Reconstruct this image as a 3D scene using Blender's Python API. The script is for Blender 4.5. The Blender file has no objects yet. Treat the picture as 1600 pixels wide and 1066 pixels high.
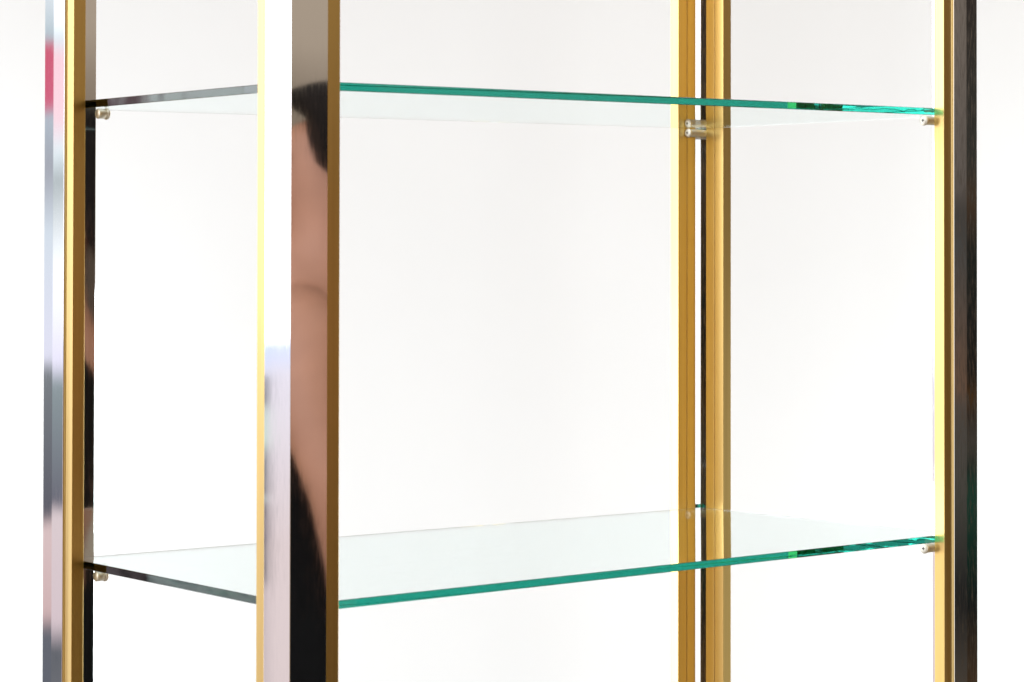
import bpy, bmesh, math, random
from mathutils import Vector, Matrix
random.seed(4)
S = bpy.context.scene
COL = S.collection

# ------------------------------------------------------------------ sizes (metres)
W, D = 0.8114, 0.3763          # outer width (x) and depth (y) of the display stand
A = 0.0474                     # leg width of each corner post
G = 0.0127                     # width of the brass bar at the end of a leg
T = 0.01365                    # thickness of a leg
SQ = 0.0215                    # chrome angle showing inside the post
Z0, Z1 = -1.12, 1.15           # foot and head of the posts
TH = 0.0067                    # glass thickness

# ------------------------------------------------------------------ helpers
def tag(o, label=None, cat=None, group=None, kind=None):
    if label: o['label'] = label
    if cat: o['category'] = cat
    if group: o['group'] = group
    if kind: o['kind'] = kind
    return o

def link_bm(name, bm, mats, parent=None, smooth=False):
    bmesh.ops.recalc_face_normals(bm, faces=bm.faces)
    me = bpy.data.meshes.new(name)
    bm.to_mesh(me); bm.free()
    for m in (mats if isinstance(mats, (list, tuple)) else [mats]):
        me.materials.append(m)
    if smooth:
        for p in me.polygons: p.use_smooth = True
    o = bpy.data.objects.new(name, me)
    COL.objects.link(o)
    if parent is not None: o.parent = parent
    return o

def empty(name, loc):
    o = bpy.data.objects.new(name, None)
    o.location = loc
    COL.objects.link(o)
    return o

def prism(bm, pts, z0, z1, bevel=0.0, segs=2):
    """extrude a plan outline; round its upright edges"""
    lo = [bm.verts.new((x, y, z0)) for x, y in pts]
    hi = [bm.verts.new((x, y, z1)) for x, y in pts]
    n = len(pts); up = []
    bm.faces.new(lo[::-1]); bm.faces.new(hi)
    for i in range(n):
        bm.faces.new((lo[i], lo[(i+1) % n], hi[(i+1) % n], hi[i]))
        e = bm.edges.get((lo[i], hi[i])); up.append(e)
    if bevel:
        bmesh.ops.bevel(bm, geom=up, offset=bevel, segments=segs, affect='EDGES', profile=0.5)

# ------------------------------------------------------------------ materials
def mat(name):
    m = bpy.data.materials.new(name); m.use_nodes = True
    nt = m.node_tree
    return m, nt, nt.nodes['Principled BSDF'], nt.nodes['Material Output']

def N(nt, t, **kw):
    n = nt.nodes.new(t)
    for k, v in kw.items(): setattr(n, k, v)
    return n

def wave_bump(nt, bsdf, scale, strength, dist, detail=2.0, second=None):
    tc = N(nt, 'ShaderNodeTexCoord')
    mp = N(nt, 'ShaderNodeMapping'); mp.inputs['Scale'].default_value = scale
    nz = N(nt, 'ShaderNodeTexNoise'); nz.inputs['Scale'].default_value = 1.0
    nz.inputs['Detail'].default_value = detail
    nt.links.new(tc.outputs['Object'], mp.inputs['Vector'])
    nt.links.new(mp.outputs[0], nz.inputs['Vector'])
    b = N(nt, 'ShaderNodeBump'); b.inputs['Strength'].default_value = strength
    b.inputs['Distance'].default_value = dist
    nt.links.new(nz.outputs['Fac'], b.inputs['Height'])
    if second:
        mp2 = N(nt, 'ShaderNodeMapping'); mp2.inputs['Scale'].default_value = second[0]
        nz2 = N(nt, 'ShaderNodeTexNoise'); nz2.inputs['Scale'].default_value = 1.0
        nz2.inputs['Detail'].default_value = 4.0
        nt.links.new(tc.outputs['Object'], mp2.inputs['Vector'])
        nt.links.new(mp2.outputs[0], nz2.inputs['Vector'])
        b2 = N(nt, 'ShaderNodeBump'); b2.inputs['Strength'].default_value = second[1]
        b2.inputs['Distance'].default_value = second[2]
        nt.links.new(nz2.outputs['Fac'], b2.inputs['Height'])
        nt.links.new(b.outputs[0], b2.inputs['Normal'])
        b = b2
    nt.links.new(b.outputs[0], bsdf.inputs['Normal'])
    return tc, nz

def chrome(name, rough, speck, wob):
    m, nt, b, _ = mat(name)
    b.inputs['Metallic'].default_value = 1.0
    b.inputs['Base Color'].default_value = (0.90, 0.90, 0.91, 1)
    b.inputs['Roughness'].default_value = rough
    tc, nz = wave_bump(nt, b, (45, 45, 6), 1.0, wob, 1.0,
                       ((900, 900, 160), 1.0, speck) if speck else None)
    # fine dull specks and wipe marks in the plating
    mp = N(nt, 'ShaderNodeMapping'); mp.inputs['Scale'].default_value = (500, 500, 60)
    n2 = N(nt, 'ShaderNodeTexNoise'); n2.inputs['Scale'].default_value = 1.0
    n2.inputs['Detail'].default_value = 6.0
    nt.links.new(tc.outputs['Object'], mp.inputs['Vector']); nt.links.new(mp.outputs[0], n2.inputs['Vector'])
    mr = N(nt, 'ShaderNodeMapRange')
    mr.inputs['From Min'].default_value = 0.45; mr.inputs['From Max'].default_value = 0.75
    mr.inputs['To Min'].default_value = rough; mr.inputs['To Max'].default_value = rough + (0.12 if speck else 0.03)
    nt.links.new(n2.outputs['Fac'], mr.inputs['Value']); nt.links.new(mr.outputs[0], b.inputs['Roughness'])
    return m
CHROME = chrome('polished_chrome', 0.03, 0, 0.000010)
CHROME_OLD = chrome('pitted_chrome', 0.05, 0.00000015, 0.000016)

def brass_mat():
    m, nt, b, _ = mat('satin_brass')
    b.inputs['Metallic'].default_value = 1.0
    b.inputs['Roughness'].default_value = 0.30
    b.inputs['Coat Weight'].default_value = 0.8; b.inputs['Coat IOR'].default_value = 1.95; b.inputs['Coat Roughness'].default_value = 0.25
    tc, nz = wave_bump(nt, b, (2500, 2500, 6), 0.5, 0.00001, 2.0)
    cr = N(nt, 'ShaderNodeValToRGB')
    cr.color_ramp.elements[0].position = 0.35; cr.color_ramp.elements[0].color = (0.77, 0.52, 0.13, 1)
    cr.color_ramp.elements[1].position = 0.65; cr.color_ramp.elements[1].color = (0.82, 0.57, 0.155, 1)
    mp = N(nt, 'ShaderNodeMapping'); mp.inputs['Scale'].default_value = (300, 300, 4)
    n2 = N(nt, 'ShaderNodeTexNoise'); n2.inputs['Scale'].default_value = 1.0; n2.inputs['Detail'].default_value = 5
    nt.links.new(tc.outputs['Object'], mp.inputs['Vector']); nt.links.new(mp.outputs[0], n2.inputs['Vector'])
    nt.links.new(n2.outputs['Fac'], cr.inputs['Fac']); nt.links.new(cr.outputs[0], b.inputs['Base Color'])
    return m
BRASS = brass_mat()

def glass_mat(name='green_float_glass', rough=0.0, wavy=0.0):
    m, nt, b, out = mat(name)
    nt.nodes.remove(b)
    g = N(nt, 'ShaderNodeBsdfGlass'); g.inputs['IOR'].default_value = 1.52
    g.inputs['Roughness'].default_value = rough; g.inputs['Color'].default_value = (1, 1, 1, 1)
    nt.links.new(g.outputs[0], out.inputs['Surface'])
    if wavy: wave_bump(nt, g, (28, 28, 50), 1.0, wavy, 0.5)
    v = N(nt, 'ShaderNodeVolumeAbsorption')
    v.inputs['Density'].default_value = 10.0
    v.inputs['Color'].default_value = (0.0, 0.73, 0.65, 1)
    nt.links.new(v.outputs[0], out.inputs['Volume'])
    return m
GLASS = glass_mat()
GLASS_END = glass_mat('ground_glass_edge', 0.0, 0.00035)
GLASS_SIDE = glass_mat('seamed_glass_edge', 0.02, 0.0004)
def ground(m, lo, hi, diffuse, mask=None):
    nt = m.node_tree; out = nt.nodes['Material Output']
    g = [n for n in nt.nodes if n.type == 'BSDF_GLASS'][0]
    t = N(nt, 'ShaderNodeBsdfDiffuse' if diffuse else 'ShaderNodeBsdfTranslucent')
    t.inputs['Color'].default_value = (.66, .9, .86, 1)
    tc = N(nt, 'ShaderNodeTexCoord')
    mp = N(nt, 'ShaderNodeMapping'); mp.inputs['Scale'].default_value = (40, 40, 220)
    nz = N(nt, 'ShaderNodeTexNoise'); nz.inputs['Scale'].default_value = 1.0; nz.inputs['Detail'].default_value = 3
    nz.inputs['Distortion'].default_value = 1.5
    nt.links.new(tc.outputs['Object'], mp.inputs['Vector']); nt.links.new(mp.outputs[0], nz.inputs['Vector'])
    mr = N(nt, 'ShaderNodeMapRange'); mr.inputs['From Min'].default_value = .35; mr.inputs['From Max'].default_value = .65
    mr.inputs['To Min'].default_value = lo; mr.inputs['To Max'].default_value = hi
    nt.links.new(nz.outputs['Fac'], mr.inputs['Value'])
    f = mr.outputs[0]
    if mask:
        sp = N(nt, 'ShaderNodeSeparateXYZ'); nt.links.new(tc.outputs['Object'], sp.inputs[0])
        k = N(nt, 'ShaderNodeMapRange'); k.inputs['From Min'].default_value = mask[0]; k.inputs['From Max'].default_value = mask[1]
        k.inputs['To Min'].default_value = 1; k.inputs['To Max'].default_value = 0
        nt.links.new(sp.outputs[1], k.inputs['Value'])
        q = N(nt, 'ShaderNodeMath', operation='MULTIPLY'); nt.links.new(f, q.inputs[0]); nt.links.new(k.outputs[0], q.inputs[1]); f = q.outputs[0]
    mx = N(nt, 'ShaderNodeMixShader')
    nt.links.new(f, mx.inputs[0]); nt.links.new(g.outputs[0], mx.inputs[1]); nt.links.new(t.outputs[0], mx.inputs[2])
    nt.links.new(mx.outputs[0], out.inputs['Surface'])
ground(GLASS_END, 0.0, 0.05, False)
ground(GLASS_SIDE, 0.09, 0.13, True, (0.228, 0.236))  # silver gleam put into the edge colour on its near stretch only

def simple(name, col, rough=0.5, metal=0.0, vary=0.0, scale=40):
    m, nt, b, _ = mat(name)
    b.inputs['Roughness'].default_value = rough; b.inputs['Metallic'].default_value = metal
    c = Vector(col)
    tc = N(nt, 'ShaderNodeTexCoord')
    nz = N(nt, 'ShaderNodeTexNoise'); nz.inputs['Scale'].default_value = scale; nz.inputs['Detail'].default_value = 4
    cr = N(nt, 'ShaderNodeValToRGB')
    lo = c*(1-vary); hi = c*(1+vary)
    cr.color_ramp.elements[0].position = .3; cr.color_ramp.elements[0].color = (*lo, 1)
    cr.color_ramp.elements[1].position = .7; cr.color_ramp.elements[1].color = (*hi, 1)
    nt.links.new(tc.outputs['Object'], nz.inputs['Vector']); nt.links.new(nz.outputs['Fac'], cr.inputs['Fac'])
    nt.links.new(cr.outputs[0], b.inputs['Base Color'])
    return m
NICKEL = simple('nickel_plated_steel', (0.66, 0.61, 0.50), 0.38, 0.75, 0.08, 300)
SCREW = simple('bright_screw_steel', (0.78, 0.76, 0.68), 0.45, 0.4, 0.06, 400)
SLOT_SHADE_EYE = simple('slot_shade_and_eye_dark', (0.02, 0.018, 0.015), 0.6)  # near black: painted shade of the screw slots, also the eyes
WALL = simple('matt_white_paint', (0.795, 0.815, 0.83), 0.9, 0, 0.012, 3)
FLOOR = simple('brown_floor', (0.27, 0.24, 0.21), 0.6, 0, 0.15, 12)
SKIN = simple('skin', (0.30, 0.140, 0.082), 0.6, 0, 0.08, 18)
HAIR = simple('dark_hair', (0.006, 0.004, 0.003), 0.9, 0, 0.3, 60)
CLOTH = simple('black_cloth', (0.002, 0.002, 0.002), 1.0, 0, 0.3, 80)
for m_ in (HAIR, CLOTH): m_.node_tree.nodes['Principled BSDF'].inputs['Specular IOR Level'].default_value = 0.12

# ------------------------------------------------------------------ the display stand
root = empty('display_stand', (W/2, D/2, Z0))
tag(root, 'tall chrome and brass display stand with two clear green edged glass shelves', 'display stand')
INV = (-W/2, -D/2, -Z0)

def frame(o):            # parts are modelled in world metres, hung on the root Empty
    o.location = INV
    return o

def make_post(cx, cy, sx, sy, fac_x=0.0, fac_y=0.0, chrome_liner=None, core=CHROME, skew=0.0):
    """cx,cy: outer corner; sx,sy: directions of the two legs.
       fac_x / fac_y: the plating on the x leg / y leg is dished a hair near the corner.
       chrome_liner: 'x' or 'y' = leg whose inside is faced with chrome to its end"""
    w = lambda p, q: (cx + sx*p, cy + sy*q)
    P = 0.0000
    B = 0.0018           # the brass bars sit this much behind the chrome faces
    h = T - 0.0050       # chrome plate thickness
    E = A - G
    m = 0.0160
    ex = A - 0.0032 if chrome_liner == 'x' else E
    ey = A - 0.0032 if chrome_liner == 'y' else E
    hx = T if chrome_liner == 'x' else h
    hy = T if chrome_liner == 'y' else h
    k = 0.0020           # wall of the chrome angle in the nook
    sk = skew            # the nook is not quite square
    pts = [(fac_y, fac_x), (m, 0), (ex, 0), (ex, hx), (SQ, hx), (SQ, k + sk), (k, k), (k + sk, SQ), (hy, SQ), (hy, ey), (0, ey), (0, m)]
    bm = bmesh.new()
    prism(bm, [w(*p) for p in pts], Z0, Z1, 0.00035, 2)
    post = frame(link_bm('corner_post', bm, core, root))
    def bar(nm, p0, p1, q0, q1):
        bm = bmesh.new()
        prism(bm, [w(p0, q0), w(p1, q0), w(p1, q1), w(p0, q1)], Z0 + 0.002, Z1 - 0.002, 0.0003, 2)
        return link_bm(nm, bm, BRASS, post)
    gap = 0.0007
    if chrome_liner != 'x':
        bar('brass_bar', E + 0.0001, A, B, T)
        bar('brass_strip', SQ + 0.0001, E - gap, h + 0.0001, T)
    if chrome_liner != 'y':
        bar('brass_bar', B, T, E + 0.0001, A)
        bar('brass_strip', h + 0.0001, T, SQ + 0.0001, E - gap)
    return post

make_post(0, 0, 1, 1)                                              # front
make_post(0, D, 1, -1, fac_y=0.00022, chrome_liner='x')            # left
make_post(W, 0, -1, 1, fac_x=0.00022, chrome_liner='y', core=CHROME_OLD)   # right
make_post(W, D, -1, -1, core=CHROME_OLD, skew=0.0009)                           # back

# ---- glass shelves: corner notches clear the chrome cores, corners lie a few mm out of level
X0, X1, Y0, Y1 = 0.0190, W - 0.0139, 0.0139, D - 0.0139
def surf(c, x, y):
    s = (x-X0)/(X1-X0); t = (y-Y0)/(Y1-Y0)
    return c[0]*(1-s)*(1-t) + c[1]*s*(1-t) + c[2]*(1-s)*t + c[3]*s*t
def make_shelf(c, label):
    n = SQ + 0.0012
    xs = [X0, n+0.0030] + [n+.003 + (W-2*n-.003)*i/14 for i in range(1, 14)] + [W-n, X1]
    ys = [Y0, n] + [n + (D-2*n)*i/7 for i in range(1, 7)] + [D-n, Y1]
    bm = bmesh.new(); V = {}
    def v(i, j):
        if (i, j) not in V:
            V[i, j] = bm.verts.new((xs[i], ys[j], surf(c, xs[i], ys[j])))
        return V[i, j]
    nx, ny = len(xs)-1, len(ys)-1
    for i in range(nx):
        for j in range(ny):
            bm.faces.new((v(i, j), v(i+1, j), v(i+1, j+1), v(i, j+1)))
    ret = bmesh.ops.extrude_face_region(bm, geom=list(bm.faces))
    for q in [g for g in ret['geom'] if isinstance(g, bmesh.types.BMVert)]: q.co.z -= TH
    bmesh.ops.recalc_face_normals(bm, faces=bm.faces)
    rim = [e for e in bm.edges if len(e.link_faces) == 2 and
           e.link_faces[0].normal.angle(e.link_faces[1].normal) > 1.2]
    bmesh.ops.bevel(bm, geom=rim, offset=0.00035, segments=1, affect='EDGES')
    for fc in bm.faces:
        if fc.normal.x > 0.8: fc.material_index = 1
        if fc.normal.x < -0.8: fc.material_index = 2
    o = frame(link_bm('glass_shelf', bm, [GLASS, GLASS_END, GLASS_SIDE], root))
    o['label'] = label
    return o
CU = (0.40051, 0.40778, 0.40031, 0.40844)
CL = (-0.00099, -0.00239, -0.00114, -0.00749)
make_shelf(CU, 'upper glass shelf seen from just below')
make_shelf(CL, 'lower glass shelf seen from just above')

# ---- shelf supports: round nickel studs held by cross head screws
def make_support(c, base, direction, length):
    x, y = base
    R = 0.0050
    z = surf(c, x + direction*length*0.5, y) - TH - R - 0.0003
    bm = bmesh.new()
    prof = [(0.0, R*0.80), (0.0006, R*0.88), (length-0.0036, R*0.88), (length-0.0030, R*0.78), (length-0.0024, R*0.78),
            (length-0.0021, R), (length-0.0005, R), (length, R*0.88)]
    n = 32; rings = []
    for u, r in prof:
        rings.append([bm.verts.new((u, r*math.cos(2*math.pi*k/n), r*math.sin(2*math.pi*k/n))) for k in range(n)])
    for a, b in zip(rings, rings[1:]):
        for k in range(n): bm.faces.new((a[k], a[(k+1) % n], b[(k+1) % n], b[k]))
    bm.faces.new(rings[0][::-1]); bm.faces.new(rings[-1])
    M = Matrix.Translation((x, y, z)) @ Matrix.Rotation(0 if direction > 0 else math.pi, 4, 'Z')
    bmesh.ops.transform(bm, matrix=M, verts=bm.verts)
    stud = frame(link_bm('shelf_support', bm, NICKEL, root, True))
    # screw head; raised dark bars paint the shade of its cross recess
    bm = bmesh.new(); rings = []
    for u, r in [(length-0.0002, R*0.72), (length+0.00035, R*0.70), (length+0.0006, R*0.52), (length+0.0007, R*0.2)]:
        rings.append([bm.verts.new((u, r*math.cos(2*math.pi*k/n), r*math.sin(2*math.pi*k/n))) for k in range(n)])
    for a, b in zip(rings, rings[1:]):
        for k in range(n): bm.faces.new((a[k], a[(k+1) % n], b[(k+1) % n], b[k]))
    bm.faces.new(rings[0][::-1]); bm.faces.new(rings[-1])
    nf = len(bm.faces)
    ang = random.uniform(-0.15, 0.15)
    for k in range(2):
        vs0 = list(bm.verts)
        bmesh.ops.create_cube(bm, size=1)
        nv = [q for q in bm.verts if q not in vs0]
        mm = (Matrix.Translation((length+0.00062 + k*0.00002, 0, 0)) @ Matrix.Rotation(ang + k*math.pi/2, 4, 'X')
              @ Matrix.Diagonal((0.0004, 0.0030, 0.00085, 1)))
        bmesh.ops.transform(bm, matrix=mm, verts=nv)
    bm.faces.ensure_lookup_table()
    for f in bm.faces[nf:]: f.material_index = 1
    bmesh.ops.transform(bm, matrix=M, verts=bm.verts)
    link_bm('screw', bm, [SCREW, SLOT_SHADE_EYE], stud)
for c in (CU, CL):
    make_support(c, (W - 0.0022, D - 0.0185), -1, 0.0362)       # back post
    make_support(c, (W - T, 0.0190), -1, 0.0433)            # right post
    make_support(c, (0.0225, D - 0.0525), 1, 0.0106)    # left post
    make_support(c, (T, 0.0190), 1, 0.0200)                # front post

# ------------------------------------------------------------------ white wall and floor
yaw = 0.90031
fw = Vector((math.cos(yaw), math.sin(yaw), 0)); rt = Vector((math.sin(yaw), -math.cos(yaw), 0))
ctr = Vector((W/2, D/2, 0))
def wall():
    bm = bmesh.new()
    d = 1.30
    c = ctr + fw*d
    prof = []
    for k in range(9):
        t = math.pi/2*k/8
        prof.append((-0.25 + 0.25*math.sin(t), Z0 + 0.25 - 0.25*math.cos(t)))
    prof.append((0.0, 2.3)); prof.append((0.08, 2.3)); prof.append((0.08, Z0 - 0.06)); prof.append((-0.25, Z0-0.06))
    L = [bm.verts.new(c + fw*p + rt*-1.7 + Vector((0, 0, z))) for p, z in prof]
    R = [bm.verts.new(c + fw*p + rt*1.7 + Vector((0, 0, z))) for p, z in prof]
    n = len(prof)
    for i in range(n): bm.faces.new((L[i], L[(i+1) % n], R[(i+1) % n], R[i]))
    bm.faces.new(L[::-1]); bm.faces.new(R)
    o = link_bm('wall', bm, WALL, None); tag(o, kind='structure')
    bm = bmesh.new()
    c0 = c + fw*(-0.25)
    pts = [c0 + rt*-1.7, c0 + rt*1.7, c0 + rt*1.7 - fw*3.0, c0 - rt*1.7 - fw*3.0]
    prism(bm, [(p.x, p.y) for p in pts], Z0 - 0.06, Z0)
    o = link_bm('floor', bm, FLOOR, None); tag(o, kind='structure')
wall()

# ------------------------------------------------------------------ person mirrored in the chrome
def person():
    P0 = Vector((0.578, -0.816, 0))*1.4
    e = Vector((0.816, 0.578, 0))
    f = Vector((-0.816, -0.578, 0)).normalized(); l = Vector((-f.y, f.x, 0))
    l = l if l.dot(Vector((-.58, .81, 0))) > 0 else -l
    base = P0 + e*(0.012); base.z = Z0
    rp = empty('person', base)
    tag(rp, 'woman with dark hair and a sleeveless black dress, mirrored in the chrome post', 'person')
    def pt(a, b, z): return f*a + l*b + Vector((0, 0, z))
    verts = []; rad = []; edges = []
    def add(p, r, par=None):
        verts.append(p); rad.append(r)
        if par is not None: edges.append((par, len(verts)-1))
        return len(verts)-1
    pel = add(pt(0, 0, .90), (.15, .10))
    wa = add(pt(0, 0, 1.03), (.115, .085), pel); ch = add(pt(.01, 0, 1.18), (.14, .10), wa)
    up = add(pt(0, 0, 1.29), (.10, .075), ch)
    nk = add(pt(-.02, 0, 1.37), (.052, .052), up); hb = add(pt(-.04, 0, 1.43), (.058, .062), nk)
    hm = add(pt(-.035, 0, 1.51), (.068, .08), hb); ht = add(pt(-.045, 0, 1.57), (.052, .06), hm)
    for s in (1, -1):
        sh = add(pt(0, .155*s, 1.285), (.055, .055), up)
        ua = add(pt(-.006, .185*s, 1.19), (.043, .043), sh)
        el = add(pt(-.040, .20*s, 1.085), (.034, .036), ua)
        wr = add(pt(-.070, .125*s, .90), (.024, .028), el)
        hd = add(pt(-.05, .10*s, .83), (.022, .030), wr)
        for k, (o_, ln) in enumerate([(.028, .070), (.010, .080), (-.009, .076), (-.027, .060)]):
            a1 = add(pt(-.08+o_, .095*s, .80), (.0095, .0095), hd)
            a2 = add(pt(-.077+o_, .09*s, .80-ln*.5), (.009, .009), a1)
            add(pt(-.074+o_, .085*s, .80-ln*.95), (.008, .008), a2)
        th = add(pt(-.02, .09*s, .84), (.011, .011), hd); add(pt(-.01, .085*s, .81), (.010, .010), th)
        hp = add(pt(0, .085*s, .84), (.095, .09), pel)
        kn = add(pt(.02, .09*s, .48), (.058, .055), hp)
        an = add(pt(-.01, .09*s, .09), (.034, .036), kn)
        ft = add(pt(.06, .095*s, .04), (.035, .03), an); add(pt(.15, .10*s, .03), (.036, .022), ft)
    me = bpy.data.meshes.new('body'); me.from_pydata(verts, edges, [])
    o = bpy.data.objects.new('tmp', me); COL.objects.link(o)
    sk = o.modifiers.new('s', 'SKIN'); sk.use_smooth_shade = True
    for i, sv in enumerate(me.skin_vertices[0].data):
        sv.radius = rad[i]; sv.use_root = (i == 0)
    ss = o.modifiers.new('b', 'SUBSURF'); ss.levels = 2; ss.render_levels = 2
    bpy.context.view_layer.update()
    dg = bpy.context.evaluated_depsgraph_get()
    m2 = bpy.data.meshes.new_from_object(o.evaluated_get(dg))
    bpy.data.objects.remove(o)
    m2.materials.clear(); m2.materials.append(SKIN)
    m2.name = 'body'
    body = bpy.data.objects.new('body', m2); COL.objects.link(body); body.parent = rp
    # face: nose, eyes and mouth as sub-parts of the head
    def ell(name, c, r, m, seg=24, par=rp):
        bm = bmesh.new(); bmesh.ops.create_uvsphere(bm, u_segments=seg, v_segments=seg//2, radius=1)
        R = Matrix((( f.x, l.x, 0, 0), (f.y, l.y, 0, 0), (0, 0, 1, 0), (0, 0, 0, 1)))
        bmesh.ops.transform(bm, matrix=Matrix.Translation(c) @ R @ Matrix.Diagonal((*r, 1)), verts=bm.verts)
        return link_bm(name, bm, m, par, True)
    ell('nose', pt(.047, 0, 1.485), (.018, .012, .022), SKIN)
    for s in (1, -1): ell('eye', pt(.032, .032*s, 1.515), (.010, .013, .008), SLOT_SHADE_EYE)
    ell('mouth', pt(.033, 0, 1.445), (.010, .025, .007), simple('lips', (.4, .12, .1), .4))
    # hair: cap with long sides, left open over the face
    bm = bmesh.new()
    n = 40; prof = [(1.615, .02), (1.61, .055), (1.59, .088), (1.55, .108), (1.50, .116), (1.45, .118), (1.40, .112), (1.35, .098), (1.31, .07)]
    rings = []
    for z, r in prof:
        rg = []
        for k in range(n):
            a = 2*math.pi*k/n
            ca, sa = math.cos(a), math.sin(a)
            open_ = max(0, ca-0.35)/0.65 if z < 1.54 else 0
            rr = r*(1 + .03*math.sin(9*a + z*20))*(1 - .45*open_)
            kk = .42 + .62*max(0.0, -ca)
            rg.append(bm.verts.new(pt(-.058 + ca*rr*(.80 if ca > 0 else 1.0), sa*rr*.92, 1.615 - (1.615-z)*kk)))
        rings.append(rg)
    for a, b in zip(rings, rings[1:]):
        for k in range(n): bm.faces.new((a[k], a[(k+1) % n], b[(k+1) % n], b[k]))
    bm.faces.new(rings[0]); bm.faces.new(rings[-1][::-1])
    link_bm('hair', bm, HAIR, rp, True)
    bm = bmesh.new(); rings = []
    for z, rx, ry, ox in [(1.27, .085, .125, 0), (1.18, .115, .155, .01), (1.10, .108, .14, .005), (1.02, .10, .130, 0), (.92, .125, .165, 0),
                          (.82, .13, .19, 0), (.65, .145, .205, 0), (.45, .16, .22, 0), (.30, .17, .235, 0)]:
        rings.append([bm.verts.new(pt(ox + rx*math.cos(2*math.pi*k/n)*(1+.03*math.sin(k*1.3)*(z < .9)), ry*math.sin(2*math.pi*k/n), z)) for k in range(n)])
    for a, b in zip(rings, rings[1:]):
        for k in range(n): bm.faces.new((a[k], a[(k+1) % n], b[(k+1) % n], b[k]))
    bm.faces.new(rings[0])
    link_bm('dress', bm, CLOTH, rp, True)
    for s in (1, -1): ell('shoe', pt(.06, .095*s, .035), (.13, .048, .035), CLOTH)
person()

# ------------------------------------------------------------------ surroundings (environment light)
w = bpy.data.worlds.new('World'); S.world = w; w.use_nodes = True
nt = w.node_tree; L = nt.links
bg = nt.nodes['Background']
tc = N(nt, 'ShaderNodeTexCoord'); sp = N(nt, 'ShaderNodeSeparateXYZ')
L.new(tc.outputs['Generated'], sp.inputs[0])
def M_(op, a, b=None, c=None):
    n = N(nt, 'ShaderNodeMath', operation=op)
    for i, v in enumerate((a, b, c)):
        if v is None: continue
        if isinstance(v, (int, float)): n.inputs[i].default_value = v
        else: L.new(v, n.inputs[i])
    return n.outputs[0]
el = M_('MULTIPLY', M_('ARCSINE', sp.outputs[2]), 180/math.pi)
az = M_('MULTIPLY', M_('ARCTAN2', sp.outputs[1], sp.outputs[0]), 180/math.pi)
def sm(v, a, b):
    n = N(nt, 'ShaderNodeMapRange', interpolation_type='SMOOTHSTEP')
    n.inputs['From Min'].default_value = a; n.inputs['From Max'].default_value = b
    L.new(v, n.inputs['Value']); return n.outputs[0]
nzs = N(nt, 'ShaderNodeTexNoise'); nzs.inputs['Scale'].default_value = 14; nzs.inputs['Detail'].default_value = 5
L.new(tc.outputs['Generated'], nzs.inputs['Vector'])
wob = M_('MULTIPLY', M_('SUBTRACT', nzs.outputs['Fac'], 0.5), 1.6)
elw = M_('ADD', el, wob)
elr = M_('ADD', el, M_('MULTIPLY', wob, 0.5))
def ramp(v, stops, const=False):
    """stops: (degrees of elevation, colour, strength)"""
    lo, hi = -20.0, 20.0
    n = N(nt, 'ShaderNodeValToRGB'); cr = n.color_ramp
    cr.interpolation = 'LINEAR'
    for i, (d, c) in enumerate(stops):
        p = (d-lo)/(hi-lo)
        e_ = cr.elements[i] if i < 2 else cr.elements.new(p)
        e_.position = p; 
    for e_, (d, c) in zip(sorted(cr.elements, key=lambda q: q.position), stops):
        e_.color = (*c, 1)
    t = M_('DIVIDE', M_('SUBTRACT', v, lo), hi-lo)
    L.new(t, n.inputs['Fac'])
    return n.outputs[0]
def mix(f_, a, b):
    n = N(nt, 'ShaderNodeMix', data_type='RGBA')
    L.new(f_, n.inputs['Factor']); L.new(a, n.inputs['A']); L.new(b, n.inputs['B'])
    return n.outputs['Result']
# bright window side: near, further left
winA = ramp(el, [(-19, (.75, .62, .60)), (-7, (.85, .72, .72)), (-3, (.95, .90, 1.0)), (-2.3, (.80, .9, 1.2)), (-2.1, (2.2, 2.2, 2.3)), (4, (3.9, 3.9, 4.1)), (19, (3.9, 3.9, 4.1))])
winB = ramp(elw, [(-19, (.10, .11, .14)), (-8.8, (.14, .15, .18)), (-8.4, (.70, .50, .50)), (-6.5, (.78, .60, .60)), (-6.2, (.12, .12, .15)),
                  (-2.9, (.22, .24, .26)), (-2.5, (.85, .85, 1.0)), (.5, (.75, .83, .92)), (1.9, (.42, .44, .50)), (3.0, (.50, .58, .66)), (3.3, (.72, .14, .24)),
                  (4.6, (.70, .12, .20)), (4.9, (.5, .62, .68)), (6.5, (.95, 1.0, 1.05)), (19, (1.3, 1.3, 1.3))])
winC = ramp(elw, [(-19, (.55, .5, .5)), (-9.2, (.13, .14, .16)), (-8.6, (.75, .62, .66)), (-6.3, (.80, .68, .70)), (-6.0, (.16, .16, .2)),
                  (-3.2, (.30, .36, .38)), (-2.7, (.95, .92, 1.1)), (-.5, (1.2, 1.25, 1.3)), (1.6, (.50, .56, .58)), (2.3, (.9, 1.0, 1.05)), (3.0, (1.1, .78, .86)),
                  (4.4, (1.1, .74, .82)), (4.9, (.85, .95, 1.0)), (5.6, (1.4, 1.45, 1.5)), (19, (2.5, 2.5, 2.5))])
white = ramp(el, [(-19, (1, 1, 1)), (-2, (1.6, 1.6, 1.65)), (19, (2.2, 2.2, 2.2))])
winD = ramp(el, [(-19, (.5, .46, .46)), (-8.1, (.62, .52, .53)), (-7.8, (.17, .15, .16)), (-7.0, (.22, .19, .20)), (-6.9, (.12, .10, .13)), (-6.1, (.16, .14, .15)), (-6.0, (.70, .78, .75)),
                  (-5.8, (.13, .13, .14)), (-4.9, (.20, .22, .23)), (-4.6, (.62, .80, .68)), (-3.8, (.60, .74, .66)), (-3.7, (.10, .11, .12)), (-3.1, (.16, .17, .20)), (-3.0, (.85, .85, 1.0)), (-2.3, (.7, .85, 1.2)), (-2.1, (3, 3, 3)), (19, (3.7, 3.7, 3.8))])
winA = mix(sm(az, 124.62, 124.74), winD, winA)
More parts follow.
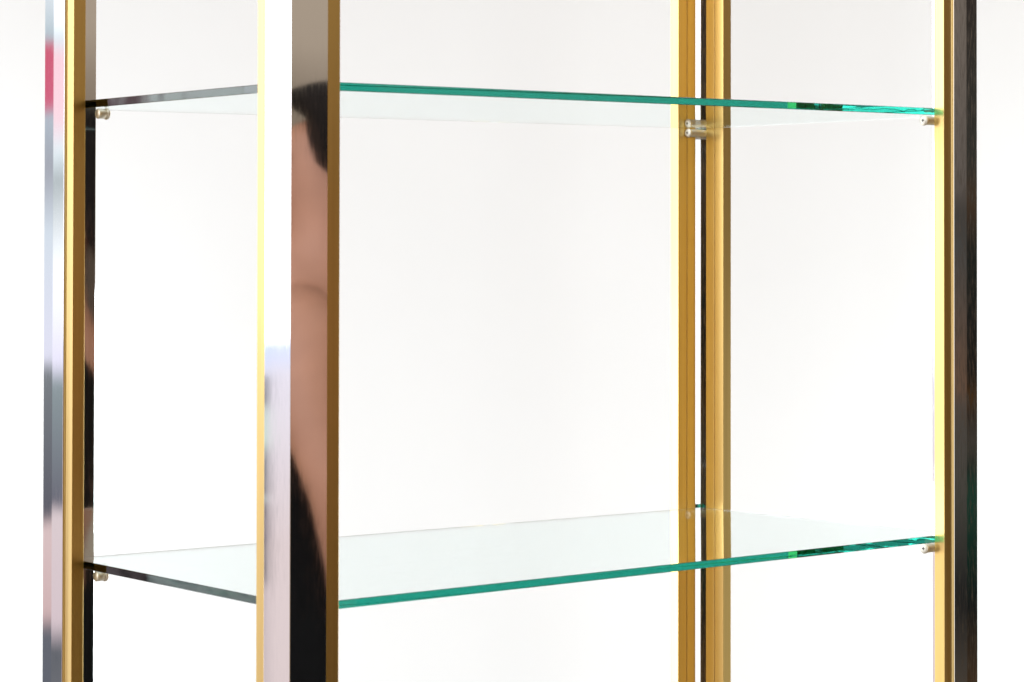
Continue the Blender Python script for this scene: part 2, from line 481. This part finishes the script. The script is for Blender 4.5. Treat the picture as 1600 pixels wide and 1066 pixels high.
win = mix(sm(az, 120.8, 122.6), mix(sm(az, 118.5, 118.9), winB, winC), winA)
win = mix(sm(M_('MULTIPLY', az, -1), 90, 91), win, white)
shop = ramp(elw, [(-19, (.45, .36, .27)), (-9, (.02, .02, .02)), (-3, (.06, .045, .035)), (1, (.09, .065, .045)), (4, (.30, .24, .18)), (5, (.42, .34, .26)), (19, (.55, .45, .34))])
dark = ramp(elw, [(-19, (.26, .13, .04)), (-8.2, (.006, .008, .009)), (-7.4, (.006, .02, .013)), (-5.6, (.01, .042, .026)), (-5.0, (.012, .012, .01)), (-4.6, (.06, .05, .04)),
                  (-3.8, (.015, .012, .01)), (-3.5, (.09, .04, .01)), (-3.2, (.012, .01, .008)), (0, (.012, .014, .012)), (1.2, (.06, .035, .02)), (2, (.03, .03, .025)),
                  (7, (.03, .022, .018)), (19, (.30, .15, .05))])
grey = ramp(elr, [(-19, (.3, .24, .18)), (-8, (.012, .012, .012)), (-5.5, (.07, .062, .052)), (-3.6, (.075, .065, .055)), (-3.4, (.14, .08, .05)), (0, (.07, .066, .06)),
                  (1, (.05, .045, .04)), (1.4, (.12, .10, .085)), (5, (.17, .14, .115)), (19, (.22, .17, .13))])
se = mix(sm(az, -48, -43), shop, mix(sm(az, -38.7, -38.0), grey, dark))
se = mix(sm(az, -124, -118), dark, se)
west = M_('MULTIPLY', sm(M_('MULTIPLY', az, -1), 134.0, 136.5), M_('LESS_THAN', az, 0))
east = M_('SUBTRACT', 1.0, M_('MAXIMUM', west, sm(az, 45, 75)))
amber = ramp(el, [(-19, (.40, .22, .02)), (-5, (.25, .125, .006)), (8, (.28, .14, .01)), (19, (.40, .22, .03))])  # made-up amber glow, added to warm the brass
se = mix(M_('MAXIMUM', sm(az, -33, -30), M_('MULTIPLY', M_('SUBTRACT', 1.0, sm(az, -68, -63)), sm(az, -124, -120))), se, amber)
side = mix(east, win, se)
top = N(nt, 'ShaderNodeRGB'); top.outputs[0].default_value = (1.35, 1.4, 1.45, 1)
allc = mix(sm(el, 30, 60), side, top.outputs[0])
L.new(allc, bg.inputs['Color']); bg.inputs['Strength'].default_value = 1.0

# ------------------------------------------------------------------ unseen fill lights, added to brighten the wall
def area(name, loc, target, sx, sy, power, col=(1, 1, 1)):
    d = bpy.data.lights.new(name, 'AREA'); d.shape = 'RECTANGLE'; d.size = sx; d.size_y = sy
    d.energy = power; d.color = col
    o = bpy.data.objects.new(name, d); COL.objects.link(o)
    o.location = loc
    o.rotation_euler = (Vector(target)-Vector(loc)).to_track_quat('-Z', 'Y').to_euler()
    return o
wc = ctr + fw*1.3
area('wall_fill_left', ctr - rt*1.6 + fw*0.8 + Vector((0, 0, -.3)), wc - rt*0.75 + Vector((0, 0, -0.4)), .4, 1.0, 14.5, (.92, .985, 1.0))
area('wall_fill_right', ctr + rt*1.6 + fw*0.8 + Vector((0, 0, -.3)), wc + rt*0.75 + Vector((0, 0, -0.4)), .4, 1.0, 14.5, (.92, .985, 1.0))


# ------------------------------------------------------------------ camera
cam = bpy.data.cameras.new('camera'); co = bpy.data.objects.new('camera', cam); COL.objects.link(co)
pitch, roll, F = 0.01433, 0.002, 3755.97889
f3 = Vector((math.cos(pitch)*math.cos(yaw), math.cos(pitch)*math.sin(yaw), math.sin(pitch)))
r3 = Vector((math.sin(yaw), -math.cos(yaw), 0)); u3 = r3.cross(f3)
r4 = r3*math.cos(roll) + u3*math.sin(roll); u4 = -r3*math.sin(roll) + u3*math.cos(roll)
Mx = Matrix((r4, u4, -f3)).transposed().to_4x4(); Mx.translation = Vector((-1.05101, -1.49049, 0.27209))
co.matrix_world = Mx
cam.sensor_fit = 'HORIZONTAL'; cam.sensor_width = 36; cam.lens = F/1600*36
cam.shift_x = (800-666.038)/1600; cam.shift_y = -(533-333.922)/1600
cam.clip_start = 0.05; cam.clip_end = 60
cam.dof.use_dof = True; cam.dof.focus_distance = 2.30; cam.dof.aperture_fstop = 16
S.camera = co

S.render.engine = 'CYCLES'
S.render.resolution_x = 1024; S.render.resolution_y = 682
cy = S.cycles
cy.max_bounces = 32; cy.transmission_bounces = 32; cy.glossy_bounces = 16; cy.diffuse_bounces = 4; cy.transparent_max_bounces = 16
cy.caustics_reflective = True; cy.caustics_refractive = True; cy.blur_glossy = 0.2
S.view_settings.view_transform = 'Standard'; S.view_settings.look = 'None'
S.view_settings.exposure = 0; S.view_settings.gamma = 1
